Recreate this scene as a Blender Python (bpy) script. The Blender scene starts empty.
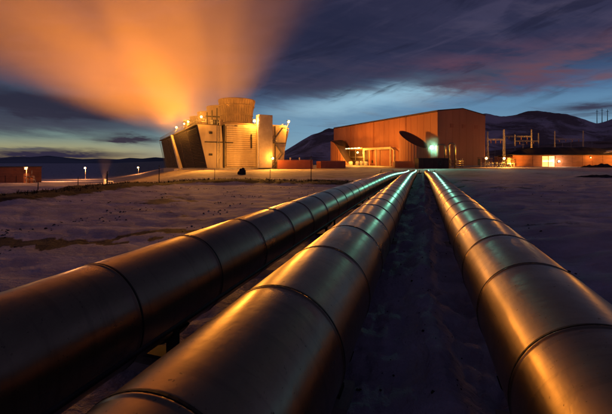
import bpy, bmesh, math, random
from mathutils import Vector, Matrix, noise
random.seed(7)
PI = math.pi
C = bpy.context.scene.collection
S = bpy.context.scene

# ------------------------------------------------------------------ frames
# pipes run along world +Y; the camera looks 18.2 deg to the left of them.
F0 = 350.0
A0 = math.atan(115 / F0)
EYE = 2.2
RX, RY = Vector((math.cos(A0), math.sin(A0), 0)), Vector((-math.sin(A0), math.cos(A0), 0))
def yf(X, Y, Z=0.0):                       # survey frame (right, forward, up) -> world
    return RX * X + RY * Y + Vector((0, 0, Z))
def at(px, py, d):                         # bearing read off the photo + surveyed distance -> world
    return yf((px - 306) / F0 * d, d, EYE + (160 - py) / F0 * d)
def sm(t):
    t = max(0.0, min(1.0, t)); return t * t * (3 - 2 * t)
def ground_z(X, Y):                        # terrain height in the survey frame
    z = 0.0
    if Y > 30:
        lat = sm((-0.28 - X / Y) / 0.30)
        z -= 12.0 * min(1.0, ((Y - 30) / 240.0)) ** 0.75 * lat
    r = math.hypot(X, Y)
    if r > 3:
        z += 0.10 * noise.noise(Vector((X * .11, Y * .11, 3))) * min(1, (r - 3) / 8)
    return z
def on_ground(px, d, dz=0.0):
    X = (px - 306) / F0 * d
    return yf(X, d, ground_z(X, d) + dz)

# ------------------------------------------------------------------ mesh helpers
class MB:
    def __init__(s): s.bm = bmesh.new()
    def box(s, x0, x1, y0, y1, z0, z1):
        v = [s.bm.verts.new((x, y, z)) for z in (z0, z1) for x, y in ((x0, y0), (x1, y0), (x1, y1), (x0, y1))]
        for f in ((3, 2, 1, 0), (4, 5, 6, 7), (0, 1, 5, 4), (1, 2, 6, 5), (2, 3, 7, 6), (3, 0, 4, 7)):
            s.bm.faces.new([v[i] for i in f])
        return s
    def hexa(s, pts):                      # 4 bottom + 4 top points
        v = [s.bm.verts.new(p) for p in pts]
        for f in ((3, 2, 1, 0), (4, 5, 6, 7), (0, 1, 5, 4), (1, 2, 6, 5), (2, 3, 7, 6), (3, 0, 4, 7)):
            s.bm.faces.new([v[i] for i in f])
        return s
    def quad(s, *p):
        s.bm.faces.new([s.bm.verts.new(q) for q in p]); return s
    def tube(s, pts, r, n=10, cap=True):
        pts = [Vector(p) for p in pts]
        rs = r if isinstance(r, (list, tuple)) else [r] * len(pts)
        rings = []
        up = None
        for i, p in enumerate(pts):
            d = (pts[min(i + 1, len(pts) - 1)] - pts[max(i - 1, 0)]).normalized()
            if up is None:
                up = Vector((0, 0, 1)) if abs(d.z) < .9 else Vector((1, 0, 0))
            a = d.cross(up).normalized(); b = a.cross(d).normalized(); up = b
            rings.append([s.bm.verts.new(p + (a * math.cos(t) + b * math.sin(t)) * rs[i]) for t in [2 * PI * k / n for k in range(n)]])
        for A, B in zip(rings, rings[1:]):
            for k in range(n):
                f = s.bm.faces.new((A[k], A[(k + 1) % n], B[(k + 1) % n], B[k])); f.smooth = True
        if cap:
            s.bm.faces.new(rings[0][::-1]); s.bm.faces.new(rings[-1])
        return s
    def lathe(s, prof, n=32, c=(0, 0, 0), smooth=True):   # profile of (radius, z)
        rings = [[s.bm.verts.new((c[0] + r * math.cos(2 * PI * k / n), c[1] + r * math.sin(2 * PI * k / n), c[2] + z)) for k in range(n)] for r, z in prof]
        for A, B in zip(rings, rings[1:]):
            for k in range(n):
                f = s.bm.faces.new((A[k], A[(k + 1) % n], B[(k + 1) % n], B[k])); f.smooth = smooth
        return s
    def ball(s, c, r, sub=2, sc=(1, 1, 1)):
        m = Matrix.Translation(c) @ Matrix.Diagonal((r * sc[0], r * sc[1], r * sc[2], 1))
        g = bmesh.ops.create_icosphere(s.bm, subdivisions=sub, radius=1, matrix=m)
        for v in g['verts']:
            for f in v.link_faces: f.smooth = True
        return s
    def build(s, name, mat, parent=None):
        bmesh.ops.recalc_face_normals(s.bm, faces=s.bm.faces)
        me = bpy.data.meshes.new(name); s.bm.to_mesh(me); s.bm.free()
        o = bpy.data.objects.new(name, me); C.objects.link(o)
        me.materials.append(mat)
        if parent is not None: o.parent = parent
        return o

def tag(o, label=None, cat=None, group=None, kind=None):
    if label: o['label'] = label
    if cat: o['category'] = cat
    if group: o['group'] = group
    if kind: o['kind'] = kind
    return o
def thing(name, label, cat, loc=(0, 0, 0), rz=0, group=None):
    o = bpy.data.objects.new(name, None); C.objects.link(o)
    o.location = loc; o.rotation_euler = (0, 0, rz)
    return tag(o, label, cat, group)
def copy_tree(o, parent=None):
    c = o.copy(); C.objects.link(c); c.parent = parent
    for ch in [x for x in bpy.data.objects if x.parent == o]:
        copy_tree(ch, c)
    return c

# ------------------------------------------------------------------ node expression helper
class E:
    nt = None
    def __init__(s, sock): s.s = sock
    @staticmethod
    def op(kind, *a, clamp=False):
        n = E.nt.nodes.new('ShaderNodeMath'); n.operation = kind; n.use_clamp = clamp
        for i, x in enumerate(a):
            if isinstance(x, E): E.nt.links.new(x.s, n.inputs[i])
            else: n.inputs[i].default_value = x
        return E(n.outputs[0])
    def __add__(s, o): return E.op('ADD', s, o)
    __radd__ = __add__
    def __sub__(s, o): return E.op('SUBTRACT', s, o)
    def __rsub__(s, o): return E.op('SUBTRACT', o, s)
    def __mul__(s, o): return E.op('MULTIPLY', s, o)
    __rmul__ = __mul__
    def __truediv__(s, o): return E.op('DIVIDE', s, o)
    def __rtruediv__(s, o): return E.op('DIVIDE', o, s)
    def __pow__(s, o): return E.op('POWER', s, o)
def eramp(x, a, b):                        # smoothstep from a to b
    n = E.nt.nodes.new('ShaderNodeMapRange'); n.interpolation_type = 'SMOOTHSTEP'
    E.nt.links.new(x.s, n.inputs[0])
    n.inputs[1].default_value = a; n.inputs[2].default_value = b
    if a > b:
        n.inputs[1].default_value = b; n.inputs[2].default_value = a
        n.inputs[3].default_value = 1; n.inputs[4].default_value = 0
    return E(n.outputs[0])
def exyz(v):
    n = E.nt.nodes.new('ShaderNodeSeparateXYZ'); E.nt.links.new(v, n.inputs[0]); return [E(o) for o in n.outputs]
def evec(x, y, z):
    n = E.nt.nodes.new('ShaderNodeCombineXYZ')
    for i, q in enumerate((x, y, z)):
        if isinstance(q, E): E.nt.links.new(q.s, n.inputs[i])
        else: n.inputs[i].default_value = q
    return n.outputs[0]
def enoise(vec, scale, detail=4, rough=.5, dist=0):
    n = E.nt.nodes.new('ShaderNodeTexNoise'); E.nt.links.new(vec, n.inputs['Vector'])
    n.inputs['Scale'].default_value = scale; n.inputs['Detail'].default_value = detail
    n.inputs['Roughness'].default_value = rough; n.inputs['Distortion'].default_value = dist
    return E(n.outputs['Fac'])
def emix(f, a, b):
    n = E.nt.nodes.new('ShaderNodeMix'); n.data_type = 'RGBA'
    for sock, q in ((n.inputs[0], f), (n.inputs[6], a), (n.inputs[7], b)):
        if isinstance(q, E): E.nt.links.new(q.s, sock)
        elif isinstance(q, (int, float)): sock.default_value = q
        else: sock.default_value = (*q, 1)
    return E(n.outputs[2])

# ------------------------------------------------------------------ materials
def new_mat(name):
    m = bpy.data.materials.new(name); m.use_nodes = True
    E.nt = m.node_tree
    return m, m.node_tree.nodes['Principled BSDF']
def cl_(x): return E.op('MAXIMUM', E.op('MINIMUM', x, 1.0), 0.0)
def coords(kind='Object'):
    return E.nt.nodes.new('ShaderNodeTexCoord').outputs[kind]
def bump(p, h, strength=.3, dist=.05):
    b = E.nt.nodes.new('ShaderNodeBump'); b.inputs['Strength'].default_value = strength; b.inputs['Distance'].default_value = dist
    E.nt.links.new(h.s, b.inputs['Height']); E.nt.links.new(b.outputs[0], p.inputs['Normal'])
def mat(name, c1, c2=None, scale=1.0, rough=.7, metal=0.0, bmp=0.0, bscale=None, detail=5, stretch=(1, 1, 1)):
    m, p = new_mat(name)
    c2 = c2 or tuple(x * .7 for x in c1)
    x, y, z = exyz(coords())
    v = evec(x * stretch[0], y * stretch[1], z * stretch[2])
    n = enoise(v, scale, detail, .6)
    E.nt.links.new(emix(eramp(n, .35, .65), c1, c2).s, p.inputs['Base Color'])
    p.inputs['Roughness'].default_value = rough; p.inputs['Metallic'].default_value = metal
    if bmp: bump(p, enoise(v, bscale or scale * 4, 5, .6), bmp)
    return m
def emit(name, col, strength):
    m, p = new_mat(name)
    p.inputs['Base Color'].default_value = (.8, .8, .8, 1)
    p.inputs['Emission Color'].default_value = (*col, 1); p.inputs['Emission Strength'].default_value = strength
    return m

M = {}
# aluminium pipe cladding: brushed, smudged, softly dented
m, p = new_mat('aluminium_cladding'); M['clad'] = m
x, y, z = exyz(coords())
v = evec(x, y * .5, z)
sm1 = enoise(v, 2.2, 6, .65, .4); fine = enoise(evec(x * 3, y * .7, z * 3), 14, 4, .6)
spots = eramp(enoise(evec(x, y, z), 38, 2, .5), .68, .74)
sect = E.op('FLOOR', (y + .2) / 1.28)       # every sheet weathered a little differently
wn = E.nt.nodes.new('ShaderNodeTexWhiteNoise'); wn.noise_dimensions = '1D'; E.nt.links.new(sect.s, wn.inputs['W'])
pn = E(wn.outputs['Value'])
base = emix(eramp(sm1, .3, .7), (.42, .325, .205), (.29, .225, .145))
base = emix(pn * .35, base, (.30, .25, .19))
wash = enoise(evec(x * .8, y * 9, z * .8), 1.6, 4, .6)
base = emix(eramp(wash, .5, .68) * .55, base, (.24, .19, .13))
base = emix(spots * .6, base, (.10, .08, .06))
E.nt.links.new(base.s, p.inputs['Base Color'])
p.inputs['Metallic'].default_value = .93
rr = .235 + eramp(sm1, .35, .65) * .07 + fine * .06 + pn * .05 + spots * .2
E.nt.links.new(rr.s, p.inputs['Roughness'])
crease = E.op('ABSOLUTE', enoise(evec(x * 1.2, y, z * 1.2), 2.6, 3, .55, .8) - .5)
dent = enoise(evec(x * 1.4, y * .8, z * 1.4), 1.3, 2, .4) * .5 + enoise(evec(x, y, z), 6, 3, .5, .5) * .16 + fine * .008 + E.op('MINIMUM', crease, .04) * .35
bump(p, dent, .35, .03)
M['band'] = mat('dark_joint_band', (.035, .03, .028), (.02, .018, .016), 6, .55, .6)
M['steel'] = mat('galvanised_steel', (.30, .29, .28), (.18, .17, .16), 3, .5, .8, .1)
M['darksteel'] = mat('dark_steel', (.05, .045, .045), (.03, .028, .026), 3, .6, .5)
M['concrete'] = mat('grey_concrete', (.36, .34, .32), (.26, .24, .22), 1.2, .9, 0, .3, 8)
M['towerwall'] = mat('pale_tower_cladding', (.56, .46, .30), (.40, .31, .19), .35, .6, 0, .15, 3, 6, (1, 1, .25))
M['towertrim'] = mat('pale_tower_trim', (.60, .52, .38), (.48, .40, .28), .6, .6)
M['louvre'] = mat('dark_louvre_slats', (.085, .055, .04), (.05, .035, .028), .5, .7)
M['stack'] = mat('brown_fan_stack', (.26, .17, .10), (.17, .11, .07), .5, .7, 0, .1)
M['hallwall'] = mat('rust_red_cladding', (.40, .165, .085), (.31, .12, .06), .12, .62, 0, .06, 1.2, 6, (1, 1, .2))
M['hallside'] = M['hallwall']
M['roof'] = mat('dark_roof_sheet', (.07, .05, .045), (.045, .035, .03), .5, .7)
M['door'] = mat('rust_door_panel', (.33, .11, .05), (.26, .085, .04), .4, .6)
M['annexroof'] = mat('dark_annex_roof', (.06, .035, .03), (.04, .025, .02), .5, .7)  # dark roof, with the shade inside the rim put into its colour
M['container'] = mat('red_container_paint', (.45, .13, .07), (.36, .10, .05), .6, .6)
M['brownblock'] = mat('dark_brown_cladding', (.06, .035, .03), (.04, .024, .02), .8, .7)
M['post'] = mat('weathered_dark_post', (.035, .03, .03), (.02, .018, .018), 5, .85)
M['rock'] = mat('lava_rock', (.05, .04, .035), (.025, .02, .02), 2.5, .95, 0, .6, 8)
M['white'] = mat('white_paint', (.75, .74, .70), (.6, .58, .55), 2, .5)
M['insulator'] = mat('brown_porcelain', (.22, .09, .05), (.15, .06, .03), 6, .25)
M['rwall'] = mat('orange_brown_boarding', (.30, .12, .055), (.22, .085, .04), .4, .7, 0, .1, 3, 5, (1, 1, 3))
M['turfroof'] = mat('dark_turf_roof', (.045, .03, .028), (.03, .022, .02), .4, .95, 0, .4, 2)
M['sodium'] = emit('sodium_lamp_glow', (1, .50, .12), 14)
M['sodium_dim'] = emit('dim_sodium_lamp_glow', (1, .34, .10), 6)
M['mercury'] = emit('teal_lamp_glow', (.22, 1, .72), 9)
M['lit'] = emit('lit_doorway_glow', (1, .50, .12), .75)
M['litline'] = emit('strip_light_glow', (1, .72, .34), 3.5)

# ------------------------------------------------------------------ ground
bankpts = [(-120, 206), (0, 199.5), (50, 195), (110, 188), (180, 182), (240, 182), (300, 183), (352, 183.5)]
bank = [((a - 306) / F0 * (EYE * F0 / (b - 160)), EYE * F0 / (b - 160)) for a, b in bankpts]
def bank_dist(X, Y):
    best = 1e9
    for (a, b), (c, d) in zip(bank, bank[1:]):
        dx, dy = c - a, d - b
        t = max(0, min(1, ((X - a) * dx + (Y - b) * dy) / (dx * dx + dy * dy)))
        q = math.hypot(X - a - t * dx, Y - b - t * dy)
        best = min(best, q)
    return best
pipe_x = (-2.79, -1.016, 1.016)
def make_ground():
    azs = [math.radians(a) for a in ([-180, -165, -150, -135, -120, -108, -98, -90, -84, -78, -73] + [-69 + .42 * i for i in range(int(138 / .42))] + [70, 74, 79, 85, 92, 100, 110, 120, 135, 150, 165])]
    rad = [.35 * 1.032 ** i for i in range(150)]
    while rad[-1] < 9000: rad.append(rad[-1] * 1.07)
    me = bpy.data.meshes.new('snowy_ground')
    vs, cols = [(0, 0, 0)], [(0, 0, 0, 1)]
    for r in rad:
        for a in azs:
            X, Y = r * math.sin(a), r * math.cos(a)
            z = ground_z(X, Y)
            w = yf(X, Y)
            if r < 90:
                k = min(1, 60 / r)
                n1 = noise.fractal(Vector((w.x * .55 + w.y * .2, w.y * 1.1 - w.x * .3, 0)), .8, 2.1, 6) + .5 * abs(noise.noise(Vector((w.x * .3 + w.y * .1, w.y * .9, 6))))
                n2 = noise.noise(Vector((w.x * .25, w.y * .18, 9)))
                amp = .085 if r < 40 else .07
                between = -1.8 < w.x < 2.2 and w.y < 60
                if between: amp = .07
                z += amp * n1 * k + .10 * n2 * k * (0 if between else 1)
                # trodden snow ridge between the middle and right pipes
                if w.y < 60:
                    z += (.20 + .10 * noise.noise(Vector((0, w.y * .9, 4)))) * math.exp(-((w.x - .12 - .14 * math.sin(w.y * .7)) / .24) ** 2)
                    if between: z += .07 * noise.fractal(Vector((w.x * 4, w.y * 4, 1)), .8, 2, 4)
                # drift sloping up on the right of the right pipe
                z += .28 * sm((w.x - 2.1) / 2.2) * (1 - sm((w.y - 30) / 30)) 
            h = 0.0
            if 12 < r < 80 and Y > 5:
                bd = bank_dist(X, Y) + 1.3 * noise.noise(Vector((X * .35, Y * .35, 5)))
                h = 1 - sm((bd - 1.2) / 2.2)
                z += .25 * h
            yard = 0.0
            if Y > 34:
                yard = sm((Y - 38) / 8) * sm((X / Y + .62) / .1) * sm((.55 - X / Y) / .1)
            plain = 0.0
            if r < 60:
                for bx, by, ra, rb in ((-7.4, 9.6, 3.4, .75), (-10.5, 9.0, 3.0, .6), (-4.6, 10.9, 1.6, .35), (-17, 24, 5, .6), (9, 27, 3.5, .5)):  # bare ground spots; the last one paints a shadow patch
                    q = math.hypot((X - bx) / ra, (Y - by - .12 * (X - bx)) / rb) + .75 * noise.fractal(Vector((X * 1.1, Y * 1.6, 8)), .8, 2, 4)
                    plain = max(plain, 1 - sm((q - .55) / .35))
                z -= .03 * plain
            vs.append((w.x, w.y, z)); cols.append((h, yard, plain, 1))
    n = len(azs); fs = []
    for k in range(n): fs.append((0, 1 + (k + 1) % n, 1 + k))
    for i in range(len(rad) - 1):
        for k in range(n):
            a, b = 1 + i * n + k, 1 + i * n + (k + 1) % n
            fs.append((a, b, b + n, a + n))
    me.from_pydata(vs, [], fs); me.update()
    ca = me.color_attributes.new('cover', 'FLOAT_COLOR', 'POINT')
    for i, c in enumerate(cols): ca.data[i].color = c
    for pl in me.polygons: pl.use_smooth = True
    bm = bmesh.new(); bm.from_mesh(me); bmesh.ops.recalc_face_normals(bm, faces=bm.faces)
    if sum(f.normal.z for f in bm.faces) < 0: bmesh.ops.reverse_faces(bm, faces=bm.faces)
    bm.to_mesh(me); bm.free()
    o = bpy.data.objects.new('snowy_ground', me); C.objects.link(o); o['kind'] = 'structure'
    m, p = new_mat('crusted_snow_and_lava_gravel')
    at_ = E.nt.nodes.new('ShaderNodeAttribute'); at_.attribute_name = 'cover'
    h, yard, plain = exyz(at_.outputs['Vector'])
    x, y, z = exyz(coords())
    v = evec(x, y, z)
    big = enoise(evec(x * .6, y * 1.0, 0), .22, 5, .6, .6)
    med = enoise(v, 1.4, 6, .65, .3)
    strk = enoise(evec(x * .7 + y * .25, y * 1.6 - x * .25, 0), .5, 5, .6, .8)
    fine = enoise(v, 11, 5, .7)
    snow = emix(eramp(strk, .35, .68), (.60, .56, .70), (.36, .33, .42))
    snow = emix(eramp(med, .42, .62) * .5, snow, (.42, .38, .47))
    # bare gravel patches; the masked one at the right is a painted shadow
    g = eramp(big + med * .22 + fine * .08, .74, .80)
    gravel = emix(fine, (.028, .024, .025), (.06, .05, .048))
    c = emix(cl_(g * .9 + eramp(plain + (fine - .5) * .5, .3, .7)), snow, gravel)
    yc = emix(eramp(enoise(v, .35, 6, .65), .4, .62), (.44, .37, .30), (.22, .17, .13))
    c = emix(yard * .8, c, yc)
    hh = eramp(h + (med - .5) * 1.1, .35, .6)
    c = emix(hh, c, (.020, .015, .010))  # dark heath verge, with the bank's shadow painted into the colour
    E.nt.links.new(c.s, p.inputs['Base Color'])
    p.inputs['Roughness'].default_value = .75
    p.inputs['Specular IOR Level'].default_value = .25
    bump(p, med * .7 + fine * .25 + strk * 1.1, .9, .22)
    me.materials.append(m)
make_ground()

# dark gravel patches standing clear of the snow (thin irregular low mounds)
def low_mound(name, c, rx, ry, hgt, seed, mt, label, cat, kind=None, rz=0):
    mb = MB(); n, rr = 40, 9
    rings = []
    for j in range(rr + 1):
        t = j / rr; ring = []
        for k in range(n):
            a = 2 * PI * k / n
            e = 1 + .35 * noise.noise(Vector((math.cos(a) * 1.7, math.sin(a) * 1.7, seed)))
            q = t * e
            z = hgt * (1 - t * t) * (1 + .8 * noise.noise(Vector((q * math.cos(a) * 4, q * math.sin(a) * 4, seed + 3)))) - .06 * t
            ring.append(mb.bm.verts.new((rx * q * math.cos(a), ry * q * math.sin(a), z)))
        rings.append(ring)
    for A, B in zip(rings[1:], rings[2:]):
        for k in range(n):
            f = mb.bm.faces.new((A[k], A[(k + 1) % n], B[(k + 1) % n], B[k])); f.smooth = True
    for k in range(n):
        mb.bm.faces.new((rings[1][k], rings[1][(k + 1) % n], rings[0][0])) if True else None
    o = mb.build(name, mt); o.location = c; o.rotation_euler.z = rz
    return tag(o, label, cat, None, kind)

# ------------------------------------------------------------------ pipelines
R = .5; BZ = EYE - 1.45
def sag(y): return -0.62 * sm((y - 24) / 34)
YEND = 60.0
def pipe_center(i, y):
    x = pipe_x[i]
    if i == 0: x += .55 * sm((y - 12) / 45)
    return Vector((x, y, BZ + sag(y)))
names = ['leftmost steam pipeline with a dull dark side facing the other two', 'middle steam pipeline between the two others', 'rightmost steam pipeline with an orange glowing flank']
ring0 = 2.44
def make_pipe(i):
    t = thing('steam_pipeline', names[i].replace('steam pipeline', 'aluminium clad steam pipeline'), 'pipeline', (pipe_x[i], 0, 0), 0, 'parallel steam pipelines crossing the snow')
    mb = MB(); n = 96
    ys = []
    y = ring0 - 1.28 * 6
    joints = []
    while y < YEND:
        joints.append(y)
        y += 1.28
    prof = []
    for j, y0 in enumerate(joints):
        y1 = min(y0 + 1.28, YEND)
        L = y1 - y0
        w = (random.random() - .5) * .002
        prof += [(y0 + .004, -.006), (y0 + .012, w), (y0 + .03, w), (y0 + .06, w), (y0 + L * .5, w), (y1 - .07, w), (y1 - .045, w), (y1 - .03, w), (y1 - .022, .005), (y1 - .006, .005), (y1 - .001, -.006)]
    rings = []
    for (yy, dr) in prof:
        c = pipe_center(i, yy) - Vector((pipe_x[i], 0, 0))
        rings.append([mb.bm.verts.new((c.x + (R + dr) * math.cos(2 * PI * k / n), yy, c.z + (R + dr) * math.sin(2 * PI * k / n))) for k in range(n)])
    for A, B in zip(rings, rings[1:]):
        for k in range(n):
            f = mb.bm.faces.new((A[k], A[(k + 1) % n], B[(k + 1) % n], B[k])); f.smooth = True
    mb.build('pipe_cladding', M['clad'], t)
    for y0 in joints[1:]:
        b = MB(); c = pipe_center(i, y0) - Vector((pipe_x[i], 0, 0)); rg = []
        for yy, rr in ((y0 - .004, R - .01), (y0 - .004, R + .0075), (y0 + .010, R + .0075), (y0 + .010, R - .01)):
            rg.append([b.bm.verts.new((c.x + rr * math.cos(2 * PI * k / 64), yy, c.z + rr * math.sin(2 * PI * k / 64))) for k in range(64)])
        for A, B in zip(rg, rg[1:]):
            for k in range(64):
                f = b.bm.faces.new((A[k], A[(k + 1) % 64], B[(k + 1) % 64], B[k])); f.smooth = False
        b.build('joint_band', M['band'], t)
for i in range(3): make_pipe(i)

# pipe supports (concrete sleeper + steel saddle)
def make_support():
    t = thing('pipe_support', 'low concrete and steel saddle under a pipeline', 'support')
    MB().box(-.42, .42, -.2, .2, -.35, .10).build('footing', M['concrete'], t)
    mb = MB()
    mb.box(-.34, .34, -.09, .09, .10, .14)
    rg = []
    for rr in (R + .004, R + .03):
        for yy in (-.08, .08):
            rg.append([mb.bm.verts.new((rr * math.cos(a), yy, BZ + rr * math.sin(a))) for a in [math.radians(215 + 110 * k / 16) for k in range(17)]])
    a, b_, c_, d_ = rg
    for k in range(16):
        mb.bm.faces.new((a[k], a[k + 1], b_[k + 1], b_[k])); mb.bm.faces.new((c_[k], c_[k + 1], d_[k + 1], d_[k]))
        mb.bm.faces.new((a[k], a[k + 1], c_[k + 1], c_[k])); mb.bm.faces.new((b_[k], b_[k + 1], d_[k + 1], d_[k]))
    for sx in (-.27, .27):
        mb.box(sx - .02, sx + .02, -.07, .07, .14, .33)
    mb.build('saddle', M['darksteel'], t)
    return t
sup = make_support()
first = True
for i in range(3):
    for k in range(8):
        y = 3.1 + k * 6.4
        s_ = sup if first else copy_tree(sup); first = False
        c = pipe_center(i, y)
        s_.location = (c.x, y, sag(y))
        which = ('leftmost', 'middle', 'rightmost')[i]
        s_['label'] = 'low concrete and steel saddle carrying the %s pipeline' % which
        s_['group'] = 'saddles under the %s pipeline' % which

# thin conduit running beside the left pipe
mb = MB()
pts = [(-2.07 + .55 * sm((y - 12) / 45), y, .72 - .35 * sm((y - 5) / 40)) for y in [1 + 1.5 * k for k in range(36)]]
mb.tube(pts, .02, 8)
cd = thing('conduit', 'thin metal conduit running along the inner side of the left pipeline', 'conduit', (0, 0, 0))
mb.build('tube', M['darksteel'], cd)
for k in range(9):
    mb = MB()
    y = 2.6 + k * 6.0; q = pts[min(35, int((y - 1) / 1.5))]
    mb.box(q[0] - .02, q[0] + .02, y - .02, y + .02, -.2, q[2] - .02)
    mb.build('stake', M['darksteel'], cd)

# culvert headwall where the pipes go under the yard
t = thing('culvert_headwall', 'dark low concrete culvert where the three pipelines dive under the yard', 'culvert', (0, YEND - .3, 0))
MB().box(-6.6, 2.3, 0, .5, -.6, .16).build('headwall', M['brownblock'], t)
mb = MB()
for x in (-6.4, -4.4, -.25, 2.1): mb.tube([(x, .2, .15), (x, .2, .55)], .05, 8)
mb.tube([(-6.4, .2, .5), (-4.4, .2, .5)], .035, 8)
mb.build('guard_rail', M['darksteel'], t)

# ------------------------------------------------------------------ lamps
def lamp(px, py, d, power, col, size=.3, name='lamp_or_added_light', spot=None, aim=None):
    L = bpy.data.lights.new(name, 'SPOT' if spot else 'POINT')
    L.energy = power; L.color = col; L.shadow_soft_size = size
    o = bpy.data.objects.new(name, L); C.objects.link(o); o.location = at(px, py, d)
    if spot:
        L.spot_size = math.radians(spot); L.spot_blend = .6
        o.rotation_euler = (Vector(aim) - o.location).to_track_quat('-Z', 'Y').to_euler()
    return o
SOD = (1, .37, .045)

# ------------------------------------------------------------------ cooling tower
twn = yf(-22.6, 80); tang = A0 + math.atan2(.475, .88)
tower = thing('cooling_tower', 'big pale cooling tower with dark slatted outward leaning side and lit end wall', 'cooling tower', (twn.x, twn.y, 0), tang)
TL, TW, TH, INS = 78.0, 18.4, 10.1, 2.2
# local: x across the end wall, y along the row of cells (away)
def zb(y): return -2.6 * sm(y / TL)
# concrete basin
mb = MB(); mb.hexa([(-.8, -.6, -.8), (TW + .8, -.6, -.8), (TW + .8, TL, -3.6), (-.8, TL, -3.6), (-.8, -.6, .35), (TW + .8, -.6, .35), (TW + .8, TL, -1.2), (-.8, TL, -1.2)])
mb.build('basin', M['concrete'], tower)
# dark interior body
mb = MB(); mb.hexa([(.4, .3, .3), (TW - .4, .3, .3), (TW - .4, TL - .3, -1.2), (.4, TL - .3, -1.2), (-INS + .5, .3, TH - .1), (TW + INS - .5, .3, TH - .1), (TW + INS - .5, TL - .3, TH - .1), (-INS + .5, TL - .3, TH - .1)])
mb.build('fill_wall', M['louvre'], tower)
# louvre slats on both leaning sides
for side in (0, 1):
    mb = MB(); n = 26
    for k in range(n):
        t_ = (k + .5) / n
        z0 = .5 + (TH - .9) * t_; off = INS * t_
        x0 = -off if side == 0 else TW + off
        sgn = -1 if side == 0 else 1
        pts = []
        for y in (.5, TL - .5):
            dz = -1.5 * (y / TL) * (1 - t_)
            pts.append([(x0 - sgn * .25, y, z0 + .16 + dz), (x0 + sgn * .22, y, z0 - .13 + dz), (x0 + sgn * .22, y, z0 - .07 + dz), (x0 - sgn * .25, y, z0 + .22 + dz)])
        A, B = pts
        mb.hexa([A[0], A[1], B[1], B[0], A[3], A[2], B[2], B[3]])
    for y in [.3] + [TL * q / 6 for q in range(1, 6)] + [TL - .3]:
        sgn = -1 if side == 0 else 1
        bx, tx = (0, -INS) if side == 0 else (TW, TW + INS)
        z0 = .4 - 1.5 * y / TL
        mb.hexa([(bx - .1, y - .09, z0), (bx + sgn * .22, y - .09, z0), (bx + sgn * .22, y + .09, z0), (bx - .1, y + .09, z0),
                 (tx - .1, y - .09, TH - .2), (tx + sgn * .22, y - .09, TH - .2), (tx + sgn * .22, y + .09, TH - .2), (tx - .1, y + .09, TH - .2)])
    mb.build('louvre_side', M['louvre'], tower)
# pale diagonal riser on the dark side
mb = MB()
yy = 35.0
mb.hexa([(-.1, yy, -1.0), (-.1, yy - 3.2, -1.0), (-.9, yy - 3.2, -1.0), (-.9, yy, -1.0), (-INS - .1, yy + 4.2, TH + .1), (-INS - .1, yy + 2.2, TH + .1), (-INS - .9, yy + 2.2, TH + .1), (-INS - .9, yy + 4.2, TH + .1)])
mb.box(-2.2, -.3, yy - 6, yy + 1.5, -1.6, -.6)
mb.build('riser_casing', M['towertrim'], tower)
# end wall: inverted trapezoid with panels
mb = MB()
def trap(mb, x0b, x1b, x0t, x1t, z0, z1, y0, y1):
    mb.hexa([(x0b, y0, z0), (x1b, y0, z0), (x1b, y1, z0), (x0b, y1, z0), (x0t, y0, z1), (x1t, y0, z1), (x1t, y1, z1), (x0t, y1, z1)])
trap(mb, 0, 4.0, -INS, 3.2, .35, TH + .1, -.25, .28)
trap(mb, 14.6, TW + .6, 14.6, TW + 1.7, .35, TH + .9, -.25, .28)
mb.box(4.03, 14.57, -.15, .28, .35, TH + .6)
mb.build('end_wall', M['towerwall'], tower)
# horizontally grooved centre panel
mb = MB()
for k in range(19):
    z = .7 + k * .5
    mb.box(4.3, 11.6, -.55, -.16, z, z + .44)
mb.build('grooved_panel', M['towerwall'], tower)
mb = MB()
mb.box(3.6, 3.95, -.75, -.3, .4, TH + .4); mb.box(-.6, 3.6, -.42, -.27, 6.2, 6.4); mb.box(4.0, 5.9, -.75, -.56, 6.15, 6.35)
mb.build('downpipe', M['darksteel'], tower)
mb = MB()
mb.box(10.2, 10.5, -.8, -.56, 5.0, 8.4)
for x in (15.4, 16.6): mb.box(x, x + .18, -.45, -.27, .4, TH + .6)
mb.box(14.65, TW + 1.2, -.4, -.27, 6.4, 6.55)
mb.build('external_pipework', M['darksteel'], tower)
# tall stair shaft
MB().box(11.75, 15.4 - .25, -2.4, -.17, .3, TH + 3.0).build('stair_shaft', M['towertrim'], tower)
MB().box(11.5, 11.72, -2.3, -2.05, .3, TH + 2.6).build('lit_edge_strip', M['white'], tower)  # white strip standing in for the lamp-lit edge of the shaft
mb = MB()
for k in range(26):
    z = .6 + k * .38; mb.box(2.2, 2.75, -.5, -.45, z, z + .05)
for x in (2.15, 2.76): mb.box(x, x + .06, -.52, -.43, .4, TH + 1.2)
mb.build('ladder', M['steel'], tower)
mb = MB()
for lv in range(3):
    z0, z1 = .3 + lv * 3.3, .3 + (lv + 1) * 3.3
    xa, xb = (15.9, 18.4) if lv % 2 == 0 else (18.4, 15.9)
    for yo in (-1.5, -.8):
        mb.hexa([(xa, yo, z0), (xa, yo + .08, z0), (xb, yo + .08, z1), (xb, yo, z1), (xa, yo, z0 + .25), (xa, yo + .08, z0 + .25), (xb, yo + .08, z1 + .25), (xb, yo, z1 + .25)])
        mb.tube([(xa, yo, z0 + 1.1), (xb, yo, z1 + 1.1)], .035, 6)
    for k in range(14):
        f = k / 14; mb.box(xa + (xb - xa) * f - .12, xa + (xb - xa) * f + .12, -1.41, -.81, z0 + (z1 - z0) * f + .1, z0 + (z1 - z0) * f + .14)
    mb.box(min(xb, xb + (.9 if lv % 2 == 0 else -.9)), max(xb, xb + (.9 if lv % 2 == 0 else -.9)), -1.5, -.72, z1 + .02, z1 + .1)
mb.build('zigzag_stair', M['steel'], tower)
mb = MB()
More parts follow.
